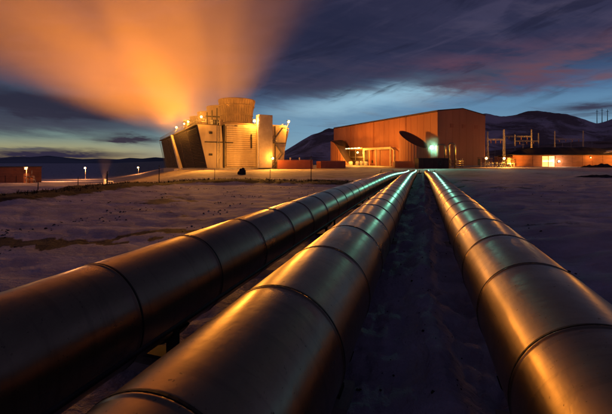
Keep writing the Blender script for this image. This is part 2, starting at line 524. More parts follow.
for x, z in ((.4, 3.2), (.4, 8.2), (13.2 - 9.9 + 3, 9.9)):
    mb.box(x, x + .7, -.5, -.3, z, z + .5)
mb.build('junction_box', M['darksteel'], tower)
# roof deck + cornice + railing
mb = MB(); mb.box(-INS - .3, TW + INS + .3, .3, TL, TH + .05, TH + .35); mb.build('roof_deck', M['roof'], tower)
mb = MB(); mb.box(3.4, 14.4, -.3, .28, TH + .62, TH + .95); mb.box(2.9, 3.38, -.4, .28, TH + .12, TH + 1.5); mb.build('cornice', M['stack'], tower)
mb = MB()
zt = TH + .35
for x in (-INS, TW + INS):
    for k in range(40):
        y = .6 + k * (TL - 1.2) / 39
        mb.tube([(x, y, zt), (x, y, zt + 1.15)], .045, 6)
    for zz in (.6, 1.15): mb.tube([(x, .6, zt + zz), (x, TL - .6, zt + zz)], .04, 6)
for k in range(6):
    x = -INS + k * 1.0
    mb.tube([(x, .6, zt), (x, .6, zt + 1.15)], .045, 6)
for zz in (.6, 1.15): mb.tube([(-INS, .6, zt + zz), (3.0, .6, zt + zz)], .04, 6)
mb.build('roof_railing', M['steel'], tower)
# fan stacks
cells = [8.5 + 13.6 * k for k in range(5)]
for k, y in enumerate(cells):
    mb = MB()
    prof = [(4.15, 0), (3.95, 1.4), (3.95, 2.6), (4.15, 4.4), (4.5, 6.2), (4.75, 7.2), (4.75, 7.4), (4.55, 7.4), (4.3, 6.2), (3.8, 3.0), (3.8, .2)]
    mb.lathe(prof, 40, (9.6, y, TH + .35))
    for q in range(40):                       # stave ribs
        a = 2 * PI * q / 40; ca, sa = math.cos(a), math.sin(a)
        for (r0, z0), (r1, z1) in zip(prof[:5], prof[1:6]):
            mb.tube([(9.6 + (r0 + .03) * ca, y + (r0 + .03) * sa, TH + .35 + z0), (9.6 + (r1 + .03) * ca, y + (r1 + .03) * sa, TH + .35 + z1)], .06, 4, False)
    for rr, zz in ((4.05, 1.4), (4.1, 3.3), (4.5, 5.6)):
        mb.lathe([(rr, zz), (rr + .14, zz), (rr + .14, zz + .2), (rr, zz + .2)], 40, (9.6, y, TH + .35), False)
    st = mb.build('fan_stack', M['stack'], tower)
# equipment frames on the roof left of the first stack
mb = MB()
for x in (1.0, 2.2, 3.4): mb.box(x, x + .25, 5, 5.25, TH + .36, TH + 3.2 + x * .5)
mb.box(.8, 4.2, 4.9, 5.3, TH + 2.6, TH + 2.9); mb.box(2.2, 4.6, 3.6, 7.0, TH + .36, TH + 1.9)
mb.build('roof_machinery', M['darksteel'], tower)
# lamps of the tower
def tower_lamp(x, y, z, r, mt=M['sodium'], pole=0.0):
    mb = MB()
    if pole: mb.tube([(x, y, z - pole), (x, y, z - .1)], .05, 6)
    mb.box(x - r * .8, x + r * .8, y - .05, y + r * .8, z + r * .35, z + r * 1.1)
    h = mb.build('lamp_housing', M['darksteel'], tower)
    MB().ball((x, y - r * .35, z), r * .8, 2).build('lamp_bulb', mt, h)
tower_lamp(11.0, -.95, TH + 1.5, .42, pole=1.0)
tower_lamp(TW + INS - .1, -.1, TH + 1.9, .36, pole=1.2)
tower_lamp(-INS + 1.0, .6, zt + 1.6, .33, pole=1.5)
tower_lamp(-INS, 11.5, zt + 1.5, .33, pole=1.4)
tower_lamp(-INS, 17.5, zt + 1.5, .30, pole=1.4)
tower_lamp(-INS, 31.5, zt + 1.7, .38, pole=1.4)
tower_lamp(15.0, -2.75, 2.6, .36, pole=2.4)
def tw(x, y, z): return tower.matrix_basis @ Vector((x, y, z)) if False else Vector((twn.x, twn.y, 0)) + Matrix.Rotation(tang, 3, 'Z') @ Vector((x, y, z))
def plight(loc, power, col=SOD, size=.4, spot=None, aim=None, name='lamp_or_added_light', blend=.6):
    L = bpy.data.lights.new(name, 'SPOT' if spot else 'POINT')
    L.energy = power; L.color = col; L.shadow_soft_size = size
    o = bpy.data.objects.new(name, L); C.objects.link(o); o.location = loc
    if spot:
        L.spot_size = math.radians(spot); L.spot_blend = blend
        o.rotation_euler = (Vector(aim) - Vector(loc)).to_track_quat('-Z', 'Y').to_euler()
    return o
plight(tw(11.0, -2.0, TH + 1.5), 3500)
plight(tw(TW + INS + .3, -1.2, TH + 1.9), 6000)
plight(tw(-INS + .6, -.6, zt + 1.8), 3000, size=.8)
plight(tw(-INS - .9, 11.5, zt + 1.8), 6000, size=.8)
plight(tw(-INS - .9, 31.5, zt + 2.0), 6000, size=.8)
plight(tw(15.0, -3.6, 2.8), 800)
plight(tw(13.0, -4.5, 5.5), 19000, spot=140, aim=tw(16, -26, 0), blend=1.0)  # added spot without a fixture, brightening the yard
plight(tw(-1.0, -4.0, 5.5), 11000, spot=140, aim=tw(-6, -22, 0), blend=1.0)  # second added yard spot, also without a fixture
plight(tw(5.0, -9.0, 3.0), 4000, spot=120, aim=tw(6, 0, 6))  # spot without a fixture, washing the end wall

# ------------------------------------------------------------------ main hall
hc = yf(41.4, 110); hang = A0 + math.radians(25)
hall = thing('power_station_hall', 'large rust red power station hall with a long lit front and dark gable', 'power station', (hc.x, hc.y, 0), hang)
def ht(px):                                  # where a bearing meets the long front wall (metres from the corner)
    q = px - 306
    ux, uy = -math.sin(math.radians(25)), math.cos(math.radians(25))
    return (F0 * 41.4 - 110 * q) / (q * uy - F0 * ux)
HL, HW, HH, HP = 66.0, 21.6, 17.7, 19.0
def hw(x, y, z): return Vector((hc.x, hc.y, 0)) + Matrix.Rotation(hang, 3, 'Z') @ Vector((x, y, z))
mb = MB()
mb.box(0, .3, 0, HL, -.8, HH)
k = 0; y = .0
while y < HL - .2:
    mb.box(-.05, -.001, y + .04, min(y + 2.96, HL), .55, HH - .25); y += 3.0
mb.box(-.09, -.001, 0, HL, HH - .24, HH + .02)
mb.build('front_wall', M['hallwall'], hall)
mb = MB()
n = 8
prev = None
gb = [(.3, HH), (HW * .5, HP), (HW, HH - .3)]
v0 = [mb.bm.verts.new((x, 0, z)) for x, z in ((.3, -.8), (HW, -.8), (HW, HH - .3), (HW * .5, HP), (.3, HH))]
v1 = [mb.bm.verts.new((x, .3, z)) for x, z in ((.3, -.8), (HW, -.8), (HW, HH - .3), (HW * .5, HP), (.3, HH))]
mb.bm.faces.new(v0); mb.bm.faces.new(v1[::-1])
for a in range(5): mb.bm.faces.new((v0[a], v1[a], v1[(a + 1) % 5], v0[(a + 1) % 5]))
for q in range(7):
    x0 = .35 + q * 3.05
    zt_ = lambda x: HH + (HP - HH) * (1 - abs(x - HW / 2) / (HW / 2)) - .35
    x1 = min(x0 + 3.0, HW)
    mb.hexa([(x0, -.05, .4), (x1, -.05, .4), (x1, -.001, .4), (x0, -.001, .4), (x0, -.05, zt_(x0)), (x1, -.05, zt_(x1)), (x1, -.001, zt_(x1)), (x0, -.001, zt_(x0))])
mb.build('gable_wall', M['hallside'], hall)
MB().box(HW - .3, HW - .001, .3, HL, -.8, HH - .35).box(.3, HW - .3, HL - .3, HL, -.8, HH - .35).build('back_wall', M['hallside'], hall)
mb = MB()
mb.hexa([(-.15, -.15, HH + .04), (HW / 2, -.15, HP + .04), (HW / 2, HL + .1, HP + .04), (-.15, HL + .1, HH + .04), (-.15, -.15, HH + .24), (HW / 2, -.15, HP + .24), (HW / 2, HL + .1, HP + .24), (-.15, HL + .1, HH + .24)])
mb.hexa([(HW / 2, -.15, HP + .04), (HW + .15, -.15, HH - .26), (HW + .15, HL + .1, HH - .26), (HW / 2, HL + .1, HP + .04), (HW / 2, -.15, HP + .24), (HW + .15, -.15, HH - .06), (HW + .15, HL + .1, HH - .06), (HW / 2, HL + .1, HP + .24)])
mb.build('roof', M['roof'], hall)
# white plinth lines at the base of the gable
MB().box(.2, HW, -.12, -.06, -.2, .38).build('plinth', M['concrete'], hall)
# big sliding door bay and its gantry
d0, d1, dm = ht(395.5), ht(369), ht(381)
dr = MB().box(-.12, -.055, d0 + .8, dm - .25, .0, 6.0).build('sliding_door', M['door'], hall)
MB().box(-.16, -.13, d0 + 2, d0 + 3, 1.0, 2.1).build('handle', M['darksteel'], dr)
dr = MB().box(-.12, -.055, dm + .25, d1 - .8, .0, 6.0).build('sliding_door', M['door'], hall)
MB().box(-.16, -.13, d1 - 3, d1 - 2, 1.0, 2.1).build('handle', M['darksteel'], dr)
mb = MB()
mb.box(-2.6, -1.9, d0 - .5, d1 + .4, 6.2, 7.0)
for y in (d0, dm, d1): mb.box(-2.45, -2.05, y - .2, y + .2, -.3, 6.19); mb.box(-1.9, -.1, y - .15, y + .15, 6.4, 6.8)
mb.box(-2.45, -2.05, d0 - 2.2, d0 - 1.8, -.3, 5.6); mb.hexa([(-2.4, d0 - .5, 6.3), (-2.1, d0 - .5, 6.3), (-2.1, d0 - .5, 6.7), (-2.4, d0 - .5, 6.7), (-2.4, d0 - 2.2, 5.3), (-2.1, d0 - 2.2, 5.3), (-2.1, d0 - 2.2, 5.65), (-2.4, d0 - 2.2, 5.65)])
mb.build('gantry', M['towertrim'], hall)
# low dark service opening under a lit canopy, left of the doors
s0, s1 = ht(369.5), ht(351.5)
MB().box(-.2, -.055, s0 + .6, s1, 0, 6.4).build('dark_opening', M['brownblock'], hall)
MB().box(-3.2, -.2, s0 + .5, s1, 6.9, 7.3).build('canopy', M['towertrim'], hall)
for yc in [s0 + 2 + k * 2.6 for k in range(int((s1 - s0 - 3) / 2.6) + 1)]:
    MB().box(-3.35, -3.22, yc, yc + 1.7, 6.95, 7.35).build('strip_light', M['litline'], hall)
mb = MB()
for z in (1.7, 3.3): mb.box(-2.4, -2.2, s0 + .6, s1 - 2, z, z + .25)
for y in (s0 + 1, (s0 + s1) / 2, s1 - 2): mb.box(-2.4, -2.2, y, y + .22, -.2, 6.88)
mb.build('platform_railing', M['steel'], hall)
mb = MB(); mb.box(-.32, -.1, 0, HL, HH - .35, HH - .12); mb.build('gutter', M['darksteel'], hall)
for y in (14.5, 33.5, 50.5): MB().box(-.2, -.06, y, y + .16, 7.4, HH - .36).build('downpipe', M['door'], hall)
for x in (5.2, 10.6, 16.4): MB().box(x, x + 1.5, -.13, -.052, 12.6, 13.9).build('louvre_vent', M['door'], hall)
dr = MB().box(18.0, 19.1, -.13, -.055, .39, 2.6).build('side_door', M['darksteel'], hall)
MB().box(18.9, 19.0, -.18, -.131, 1.4, 1.5).build('handle', M['steel'], dr)
MB().box(17.6, 19.5, -.9, -.13, 2.9, 3.0).build('door_canopy', M['roof'], hall)
# curved corrugated annexes with slanted dark roofs
def annex(px, d, r, ztop_f, seedname):
    c = yf((px - 306) / F0 * d, d)
    mb = MB(); rf = MB(); n = 64
    inv = Matrix.Rotation(-hang, 3, 'Z')
    def lc(w): return inv @ (Vector(w) - Vector((hc.x, hc.y, 0)))
    top, bot, rim = [], [], []
    for k in range(n):
        a = 2 * PI * k / n; rr = r + (.06 if k % 2 else -.02)
        X, Y = rr * math.cos(a), rr * math.sin(a)
        w = c + yf(X, Y)
        z = ztop_f(X, Y)
        top.append(mb.bm.verts.new(lc((w.x, w.y, z)))); bot.append(mb.bm.verts.new(lc((w.x, w.y, -.6))))
        X *= .93; Y *= .93; w = c + yf(X, Y); rim.append(rf.bm.verts.new(lc((w.x, w.y, ztop_f(X, Y) - .12))))
    for k in range(n): mb.bm.faces.new((bot[k], bot[(k + 1) % n], top[(k + 1) % n], top[k]))
    # thickness at rim
    inn = []
    for k in range(n):
        v = rim[k].co; inn.append(mb.bm.verts.new(v))
    for k in range(n): mb.bm.faces.new((top[k], top[(k + 1) % n], inn[(k + 1) % n], inn[k]))
    rc = c; cz = rf.bm.verts.new(lc((c.x, c.y, ztop_f(0, 0) - .13)))
    for k in range(n): rf.bm.faces.new((rim[k], rim[(k + 1) % n], cz))
    w_ = mb.build('curved_annex', M['hallwall'], hall)
    rf.build('slanted_roof', M['annexroof'], w_)
annex(413.5, 109, 4.3, lambda X, Y: 8.7 - .40 * X + .55 * Y, 'a')
def horn(X, Y):
    a, b = 11.0 + .10 * X + .1 * Y, 8.6 - 1.45 * X + 1.15 * Y
    return -1.6 * math.log(math.exp(-a / 1.6) + math.exp(-b / 1.6))
annex(343, 153, 5.4, horn, 'b')
# lamp on the hall front
def wall_lamp(parent, x, y, z, r, mt):
    h = MB().box(x + r * .4, x + r * 1.4, y - .08, y + .08, z + r * .2, z + r * .7).build('lamp_bracket', M['darksteel'], parent)
    MB().ball((x, y, z), r, 2).build('lamp_bulb', mt, h)
ly = ht(365); wall_lamp(hall, -3.6, ly, 5.3, .4, M['sodium'])
plight(hw(-4.6, ly, 5.2), 7000)
plight(hw(-4.0, 24, 6.5), 24000, spot=140, aim=hw(-24, 20, 0), blend=1.0)  # added spot with no fixture, lighting the yard before the hall

# added spots without fixtures, washing the hall front
for aimt, pw in ((8, 90000), (30, 90000), (52, 60000)):
    plight(tw(TW + 3, 16, TH + 2.0), pw * 1.1, spot=44, aim=hw(0, aimt, 7.5), size=1.0, blend=1.0)

# ------------------------------------------------------------------ valve house, pipe loops, slatted fence
c = yf(33.2, 91); t = thing('valve_house', 'low windowless dark brown block where the pipelines head, below the teal lamp', 'valve house', (c.x, c.y, 0), A0)
MB().box(-3.9, 3.9, 0, 3.4, -.3, 2.55).build('wall', M['brownblock'], t)
MB().box(-4.05, 4.05, -.15, 3.55, 2.56, 2.72).build('roof', M['roof'], t)
mb = MB()
for x in (-2.6, 0, 2.6): mb.box(x - .06, x + .06, -.05, -.003, 0, 2.5)
mb.build('wall_rib', M['darksteel'], t)
dd = MB().box(1.0, 1.9, -.06, -.004, .05, 2.05).build('door', M['darksteel'], t)
MB().box(1.72, 1.8, -.12, -.064, 1.0, 1.1).build('handle', M['steel'], dd)

def loop(px0, px1, d, ytop, label, base_extra):
    x0, x1 = (px0 - 306) / F0 * d, (px1 - 306) / F0 * d
    z1 = EYE + (160 - ytop) / F0 * d
    c = yf(x0, d); t = thing('expansion_loop', label, 'pipe loop', (c.x, c.y, 0), A0, 'upright pipe loops beside the valve house')
    w = x1 - x0; r = .55; pts = [(0, 0, -.3)]
    for k in range(7): a = PI - k * PI / 12; pts.append((r + r * math.cos(a), 0, z1 - r + r * math.sin(a)))
    for k in range(7): a = PI / 2 - k * PI / 12; pts.append((w - r + r * math.cos(a), 0, z1 - r + r * math.sin(a)))
    pts.append((w, 0, -.3))
    MB().tube(pts, .22, 14).build('pipe', M['clad'], t)
    mb = MB()
    for x in (0, w):
        for z in (1.1, 2.4, 3.7): mb.lathe([(.22, 0), (.31, 0), (.31, .1), (.22, .1)], 16, (x, 0, z), False)
    mb.build('flange', M['steel'], t)
    return t
loop(436.5, 445.2, 95, 144.8, 'wide upright pipe loop on the left, next to the teal lamp', 0)
loop(449, 455, 95, 143.6, 'narrow upright pipe loop on the right, against the dark gable', 0)
c = yf((456.5 - 306) / F0 * 96, 96); t = thing('pipe_rack', 'small low steel pipe rack at the foot of the right pipe loop', 'pipe rack', (c.x, c.y, 0), A0)
mb = MB()
for x in (-1.6, 0, 1.6):
    for y in (0, 1.2): mb.box(x - .06, x + .06, y - .06, y + .06, -.3, 2.6)
mb.build('post', M['steel'], t)
mb = MB()
for z in (.7, 1.3, 1.9): mb.tube([(-2.0, .1, z), (2.0, .1, z)], .14, 10)
mb.build('pipe', M['clad'], t)

c = yf((407 - 306) / F0 * 101, 101); t = thing('slatted_enclosure', 'rusty red fence of upright slats below the curved annex', 'fence', (c.x, c.y, 0), A0)
mb = MB(); w = 6.6
for k in range(23): x = -w / 2 + k * w / 22; mb.box(x - .07, x + .07, -.05, .05, -.2, 1.95)
mb.build('slat_panel', M['container'], t)
mb = MB()
for z in (.25, 1.75): mb.box(-w / 2, w / 2, .051, .14, z, z + .12)
mb.build('rail', M['container'], t)
MB().box(-w / 2 + .1, w / 2 - .1, 1.2, 4, -.2, 1.7).build('tank_box', M['door'], t)

# teal mercury lamp on its mast
tl = at(431.5, 147.5, 96.5)
c = Vector((tl.x, tl.y, 0)); t = thing('floodlight_mast', 'floodlight mast with the glaring teal lamp above the dark block', 'floodlight', (tl.x, tl.y, 0), A0)
MB().tube([(0, .1, -.3), (0, .1, tl.z + .5)], [.12, .08], 10).build('pole', M['steel'], t)
h = MB().box(-.5, .5, -.05, .4, tl.z + .28, tl.z + .62).build('lamp_housing', M['steel'], t)
MB().ball((0, -.18, tl.z), .52, 3).build('lamp_bulb', M['mercury'], h)
plight(tl + yf(0, -.9), 8000, (.30, 1, .72), .5, spot=110, aim=tl + yf(-6, -30, -6), blend=.5)

# ------------------------------------------------------------------ containers and small yard things
def container(px0, px1, d, ytop, label, depth=2.6, extra=0, rz=0):
    x0, x1 = (px0 - 306) / F0 * d, (px1 - 306) / F0 * d; w = x1 - x0
    h = EYE + (160 - ytop) / F0 * d
    c = yf(x0, d); t = thing('storage_container', label, 'container', (c.x, c.y, 0), A0 + rz, 'steel storage boxes in the yard')
    mb = MB(); mb.box(0, w, 0, depth, .0, h)
    n = int(w / .35)
    for k in range(n): x = .15 + k * (w - .3) / n; mb.box(x, x + .17, -.04, -.001, .18, h - .18)
    for k in range(6): y = .2 + k * (depth - .4) / 6; mb.box(-.04, -.001, y, y + .2, .18, h - .18)
    mb.build('body', M['container'], t)
    mb = MB()
    for x in (-.05, w - .1):
        mb.box(x, x + .15, -.07, -.045, -.02, h + .03)
    mb.box(-.05, w + .05, -.07, -.045, h + .031, h + .13)
    mb.build('frame', M['door'], t)
    return t, w, h
t, w, h = container(277.5, 312.5, 86, 160.4, 'long low red storage container between the cooling tower and the thin dark marker post')
mb = MB()
for x in (3.1, 5.4): mb.lathe([(.14, 0), (.14, .5), (.24, .55), (.02, .75)], 12, (x, 1.2, h))
mb.build('roof_vent', M['white'], t)
t, w, h = container(321, 348, 90, 161.2, 'short red storage container in front of the left annex of the hall', depth=3.2, rz=.35)
# bright white drums at the foot of the hall
def drum(px, d, k, label):
    c = on_ground(px, d)
    t = thing('white_tank', label, 'tank', (c.x, c.y, 0), A0, 'white tanks at the foot of the hall')
    MB().lathe([(.02, 1.75), (.5, 1.7), (.78, 1.45), (.8, 1.3), (.8, .1), (.02, .1)], 20).build('shell', M['white'], t)
    MB().lathe([(.8, .7), (.86, .7), (.86, .8), (.8, .8)], 20, smooth=False).build('hoop', M['steel'], t)
    mb = MB()
    for a in range(3): mb.box(.5 * math.cos(a * 2.1) - .06, .5 * math.cos(a * 2.1) + .06, .5 * math.sin(a * 2.1) - .06, .5 * math.sin(a * 2.1) + .06, -.2, .099)
    mb.build('leg', M['darksteel'], t)
for k, (px, d, lb) in enumerate(((350.5, 132, 'round white tank beside the short red container'), (357.5, 138, 'left white tank of the three under the strip lights'), (361.8, 138, 'middle white tank of the three under the strip lights'), (366.2, 136, 'right white tank of the three under the strip lights'))):
    drum(px, d, k, lb)
plight(yf((352 - 306) / F0 * 132, 126, 3.0), 3500)
# dark boulder in the yard
c = on_ground(242.6, 52); mb = MB(); mb.ball((0, 0, .36), .52, 3, (1.05, .9, 1.0))
for v in mb.bm.verts:
    q = noise.fractal(v.co * 1.6, 1, 2, 4); v.co += v.co.normalized() * q * .22
mb.ball((.1, 0, .82), .26, 2, (1, .8, .9)); mb.ball((-.55, .1, .22), .35, 2)
o = mb.build('boulder', M['rock']); o.location = c; tag(o, 'dark lumpy lava boulder standing alone in the lit yard', 'boulder')

# marker posts along the verge
posts = [(107, 27.3, 1.30, .045, 'stout dark marker post at the far left of the verge near the small steam vent'), (159, 33, 1.9, .035, 'tall dark marker post just left of the cooling tower'),
         (214.5, 34.5, 1.35, .025, 'thin marker post in front of the cooling tower left of the boulder'), (270, 35, 1.3, .025, 'thin marker post in front of the cooling tower right of the boulder'),
         (311, 32.5, 2.65, .035, 'tallest dark marker post, beside the long red container'), (78, 31, .9, .03, 'short dark marker post under the left street lamp'), (38, 26, .6, .03, 'stubby marker post at the far left by the brown shed')]
for px, d, h, r, lb in posts:
    c = on_ground(px, d); t = thing('marker_post', lb, 'post', c, 0, 'marker posts along the verge')
    mb = MB(); mb.tube([(0, 0, -.2), (.01, 0, h * .5), (.02, .01, h)], [r * 1.2, r, r * .8], 8); mb.build('shaft', M['post'], t)
    MB().tube([(.02, .01, h * .84), (.02, .01, h * .93)], r * 1.35, 8).build('collar', M['steel'], t)
# heath tufts on the verge (uncountable)
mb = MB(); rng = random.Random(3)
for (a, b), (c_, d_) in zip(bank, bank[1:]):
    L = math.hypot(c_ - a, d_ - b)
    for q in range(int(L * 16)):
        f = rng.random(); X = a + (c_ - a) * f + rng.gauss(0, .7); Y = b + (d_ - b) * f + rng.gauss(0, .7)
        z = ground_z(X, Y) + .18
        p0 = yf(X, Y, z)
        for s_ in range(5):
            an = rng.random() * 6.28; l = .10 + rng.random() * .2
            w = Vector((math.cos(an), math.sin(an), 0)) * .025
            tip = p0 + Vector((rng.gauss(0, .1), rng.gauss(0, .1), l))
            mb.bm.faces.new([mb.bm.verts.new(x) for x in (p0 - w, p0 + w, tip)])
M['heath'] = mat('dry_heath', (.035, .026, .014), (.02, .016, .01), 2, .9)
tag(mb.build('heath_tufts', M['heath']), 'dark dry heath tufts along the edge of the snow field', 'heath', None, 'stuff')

mb = MB(); rng = random.Random(11)
def stone(w, r):
    vs = []
    for k in range(6):
        a = k * PI / 3 + rng.random() * .6; q = r * (.7 + .5 * rng.random())
        vs.append(mb.bm.verts.new(w + Vector((math.cos(a) * q, math.sin(a) * q, -r * .3))))
    tp = [mb.bm.verts.new(w + Vector((math.cos(k * 2.1 + r) * r * .5, math.sin(k * 2.1 + r) * r * .5, r * (.35 + .3 * rng.random())))) for k in range(3)]
    for k in range(6):
        mb.bm.faces.new((vs[k], vs[(k + 1) % 6], tp[(k // 2) % 3]))
    for k in range(3):
        mb.bm.faces.new((vs[(2 * k + 2) % 6], tp[(k + 1) % 3], tp[k]))
    mb.bm.faces.new(tp)
dg_ = bpy.context.evaluated_depsgraph_get(); dg_.update()
gobj = bpy.data.objects['snowy_ground']
from mathutils.bvhtree import BVHTree
bvh = BVHTree.FromPolygons([v.co for v in gobj.data.vertices], [p_.vertices for p_ in gobj.data.polygons])
def drop(x, y):
    h_ = bvh.ray_cast(Vector((x, y, 20)), Vector((0, 0, -1)))
    return h_[0] if h_[0] is not None else Vector((x, y, 0))
def scatter(n_, x0, x1, y0, y1, rmin, rmax, clump=.0):
    for _ in range(n_):
        x = rng.uniform(x0, x1); y = y0 + (y1 - y0) * rng.random() ** 1.6
        if clump and noise.noise(Vector((x * .55, y * .55, 7))) < clump: continue
        stone(drop(x, y), rmin + (rmax - rmin) * rng.random() ** 3)
scatter(500, -.6, .6, 1.2, 40, .006, .028)
scatter(900, -2.3, -1.4, 1.2, 40, .006, .035)
scatter(9000, -24, -3.3, 3, 30, .01, .07, .18)
scatter(5000, 1.7, 22, 3, 38, .01, .05, .22)
tag(mb.build('gravel_stones', M['rock']), 'scattered small dark lava stones on the crusted snow', 'gravel', None, 'stuff')

# dark gravel and low scrub at the right
c = on_ground(600, 43); low_mound('gravel_mound', c, 3.8, 1.0, .34, 2.0, M['rock'], 'dark bare gravel mound in the snow at the right edge', 'gravel mound', None, A0)
c = on_ground(562, 40); low_mound('gravel_mound', c, 2.4, .35, .12, 5.0, M['rock'], 'thin dark gravel streak in the snow left of the mound', 'gravel streak', None, A0 + .12)
for px, d, s_, lb in ((590, 104, 1.0, 'smaller dark rock heap before the right end of the long shed'), (603, 102, 1.5, 'larger dark rock heap before the right end of the long shed')):
    c = on_ground(px, d); o = low_mound('rock_heap', c, 2.6 * s_, 1.2, .55 * s_, px * .1, M['rock'], lb, 'rocks', None, A0)

# ------------------------------------------------------------------ long shed at the right
c = yf((513 - 306) / F0 * 118, 118)
sh = thing('long_shed', 'long low orange boarded shed with dark turf roof and a lit doorway', 'shed', (c.x, c.y, 0), A0 - .10)
SL = 62.0; dxm = (118 / F0)
mb = MB(); mb.box(0, 9.1, 0, .3, -.8, 3.75); mb.box(13.4, SL, 0, .3, -.8, 3.95); mb.box(9.1, 13.4, 0, .3, 3.55, 3.75); mb.box(0, .3, .3, 14, -.8, 3.4); mb.box(SL - .3, SL, .3, 14, -.8, 3.4)
for k in range(20):
    x = .1 + k * 3.1
    if not 8 < x < 13.6 and x < SL: mb.box(x, x + .12, -.05, -.001, -.3, 3.6)
mb.build('wall', M['rwall'], sh)
mb = MB()
import itertools
nx = 60; rows = []
for k in range(nx + 1):
    x = -.5 + (SL + 1) * k / nx
    ridge = 6.3 + .5 * math.sin(x * .09) + .35 * noise.noise(Vector((x * .2, 0, 1))) + 1.0 * sm((x - 20) / 45)
    fall = sm(x / 9.0); ridge = 3.9 + (ridge - 3.9) * fall
    sec = [(-.5, 3.78), (-.5, 4.0), (2.5, 4.0 + (ridge - 4.0) * .45), (6.5, 4.0 + (ridge - 4.0) * .9), (9.5, ridge), (14.5, 3.6), (14.5, 3.4)]
    rows.append([mb.bm.verts.new((x, y, z + (.12 * noise.noise(Vector((x * .5, y * .6, 2))) if 0 < j < 6 else 0))) for j, (y, z) in enumerate(sec)])
for A, B in zip(rows, rows[1:]):
    for j in range(len(A) - 1): mb.bm.faces.new((A[j], A[j + 1], B[j + 1], B[j]))
mb.bm.faces.new(rows[0]); mb.bm.faces.new(rows[-1][::-1])
mb.build('turf_roof', M['turfroof'], sh)
mb = MB()
mb.hexa([(26, 1.5, 4.5), (29, .7, 4.3), (44, 6.0, 5.9), (40, 6.6, 5.9), (26, 1.5, 4.72), (29, .7, 4.5), (44, 6.0, 6.45), (40, 6.6, 6.45)])
M['snowpatch'] = mat('roof_snow', (.45, .40, .42), (.3, .26, .28), 1, .8)
mb.build('snow_patch', M['snowpatch'], sh)
dw = MB().box(9.15, 13.35, .12, .2, -.2, 3.5).build('lit_doorway', M['lit'], sh)
mb = MB()
for z in (.9, 1.5, 2.7): mb.box(9.2, 13.3, .06, .1, z, z + .05)
for x in (9.15, 11.2, 13.2): mb.box(x, x + .12, .0, .11, -.2, 3.5)
mb.build('door_bars', M['rwall'], dw)
MB().box(9.5, 13.0, .02, .055, 1.72, 1.95).build('strip_light', M['litline'], dw)
M['whitelamp'] = emit('white_lamp_glow', (1, .85, .65), 40)
wall_lamp(sh, 14.3, -.5, 1.7, .26, M['whitelamp']) if False else None
h = MB().box(14.0, 14.6, -.3, -.06, 1.3, 2.2).build('lamp_housing', M['darksteel'], sh)
MB().ball((14.3, -.42, 1.75), .28, 2).build('lamp_bulb', M['whitelamp'], h)
h = MB().box(24.0, 24.3, -.3, -.06, 3.0, 3.5).build('lamp_housing', M['darksteel'], sh)
MB().ball((24.1, -.4, 3.0), .2, 2).build('lamp_bulb', M['sodium_dim'], h)
shp = lambda x, y, z: Vector((c_sh.x, c_sh.y, 0)) + Matrix.Rotation(A0 - .10, 3, 'Z') @ Vector((x, y, z))
c_sh = yf((513 - 306) / F0 * 118, 118)
plight(shp(14.3, -1.6, 1.9), 500, (1, .7, .4), .3)
plight(shp(11.2, -3.0, 2.0), 900, SOD, .6)
plight(shp(34, -6.0, 4.0), 6000, SOD, 1.0)  # added light with no fixture, warming the snow by the shed
plight(shp(24, -1.5, 3.0), 300, SOD, .3)

# ------------------------------------------------------------------ substation
def lattice(mb, x, y, z0, z1, w0, w1, bay=1.1):
    n = max(2, int((z1 - z0) / bay))
    def cor(k):
        t_ = k / n; w = (w0 + (w1 - w0) * t_) / 2; z = z0 + (z1 - z0) * t_
        return [(x - w, y - w, z), (x + w, y - w, z), (x + w, y + w, z), (x - w, y + w, z)]
    for k in range(n):
        A, B = cor(k), cor(k + 1)
        for j in range(4):
            mb.tube([A[j], B[j]], .05, 4, False)
            mb.tube([A[j], B[(j + 1) % 4]], .03, 4, False)
            mb.tube([B[j], B[(j + 1) % 4]], .03, 4, False)
M['galv'] = mat('pale_galvanised_lattice', (.45, .43, .40), (.34, .32, .30), 3, .5, .3)
def portal(px0, px1, d, ytop0, ytop1, ybeam, label, thick=.5, ins=3):
    x0, x1 = (px0 - 306) / F0 * d, (px1 - 306) / F0 * d; w = x1 - x0
    f = lambda q: EYE + (160 - q) / F0 * d
    c = yf(x0, d); t = thing('substation_gantry', label, 'gantry', (c.x, c.y, 0), A0, 'steel gantries of the substation')
    for xx, zt_ in ((0, f(ytop0)), (w, f(ytop1))):
        mb = MB(); lattice(mb, xx, 0, -.3, zt_, thick, thick * .45); mb.build('post', M['galv'], t)
    mb = MB(); zb_ = f(ybeam)
    n = max(3, int(w / .8))
    for k in range(n):
        xa, xb = w * k / n, w * (k + 1) / n
        for y, z in ((-.2, 0), (.2, 0), (0, .35)): mb.tube([(xa, y, zb_ + z), (xb, y, zb_ + z)], .05, 4, False)
        mb.tube([(xa, -.2, zb_), (xb, 0, zb_ + .35)], .03, 4, False); mb.tube([(xa, 0, zb_ + .35), (xb, .2, zb_)], .03, 4, False)
    mb.build('beam', M['galv'], t)
    for k in range(ins):
        x = w * (k + .7) / (ins + .4); mb = MB()
        prof = [(.03, 0)]
        for q in range(6): prof += [(.16, -.1 - q * .18), (.06, -.16 - q * .18)]
        mb.lathe(prof, 10, (x, 0, zb_ - .05)); mb.build('insulator', M['insulator'], t)
    return t
portal(487.5, 504, 122, 131.5, 129.5, 140, 'tallest lattice gantry standing over the two glaring sodium lamps', .7, 3)
portal(504.8, 531.5, 142, 136.5, 129.5, 136.8, 'long rear lattice gantry spanning over the shed end', .45, 4)
portal(515, 538.5, 131, 134.5, 133, 141.5, 'front lattice gantry ending above the shed roof', .4, 3)
portal(554.8, 583.3, 150, 131, 130.5, 139.4, 'separate lattice gantry rising behind the turf roof of the shed', .42, 4)
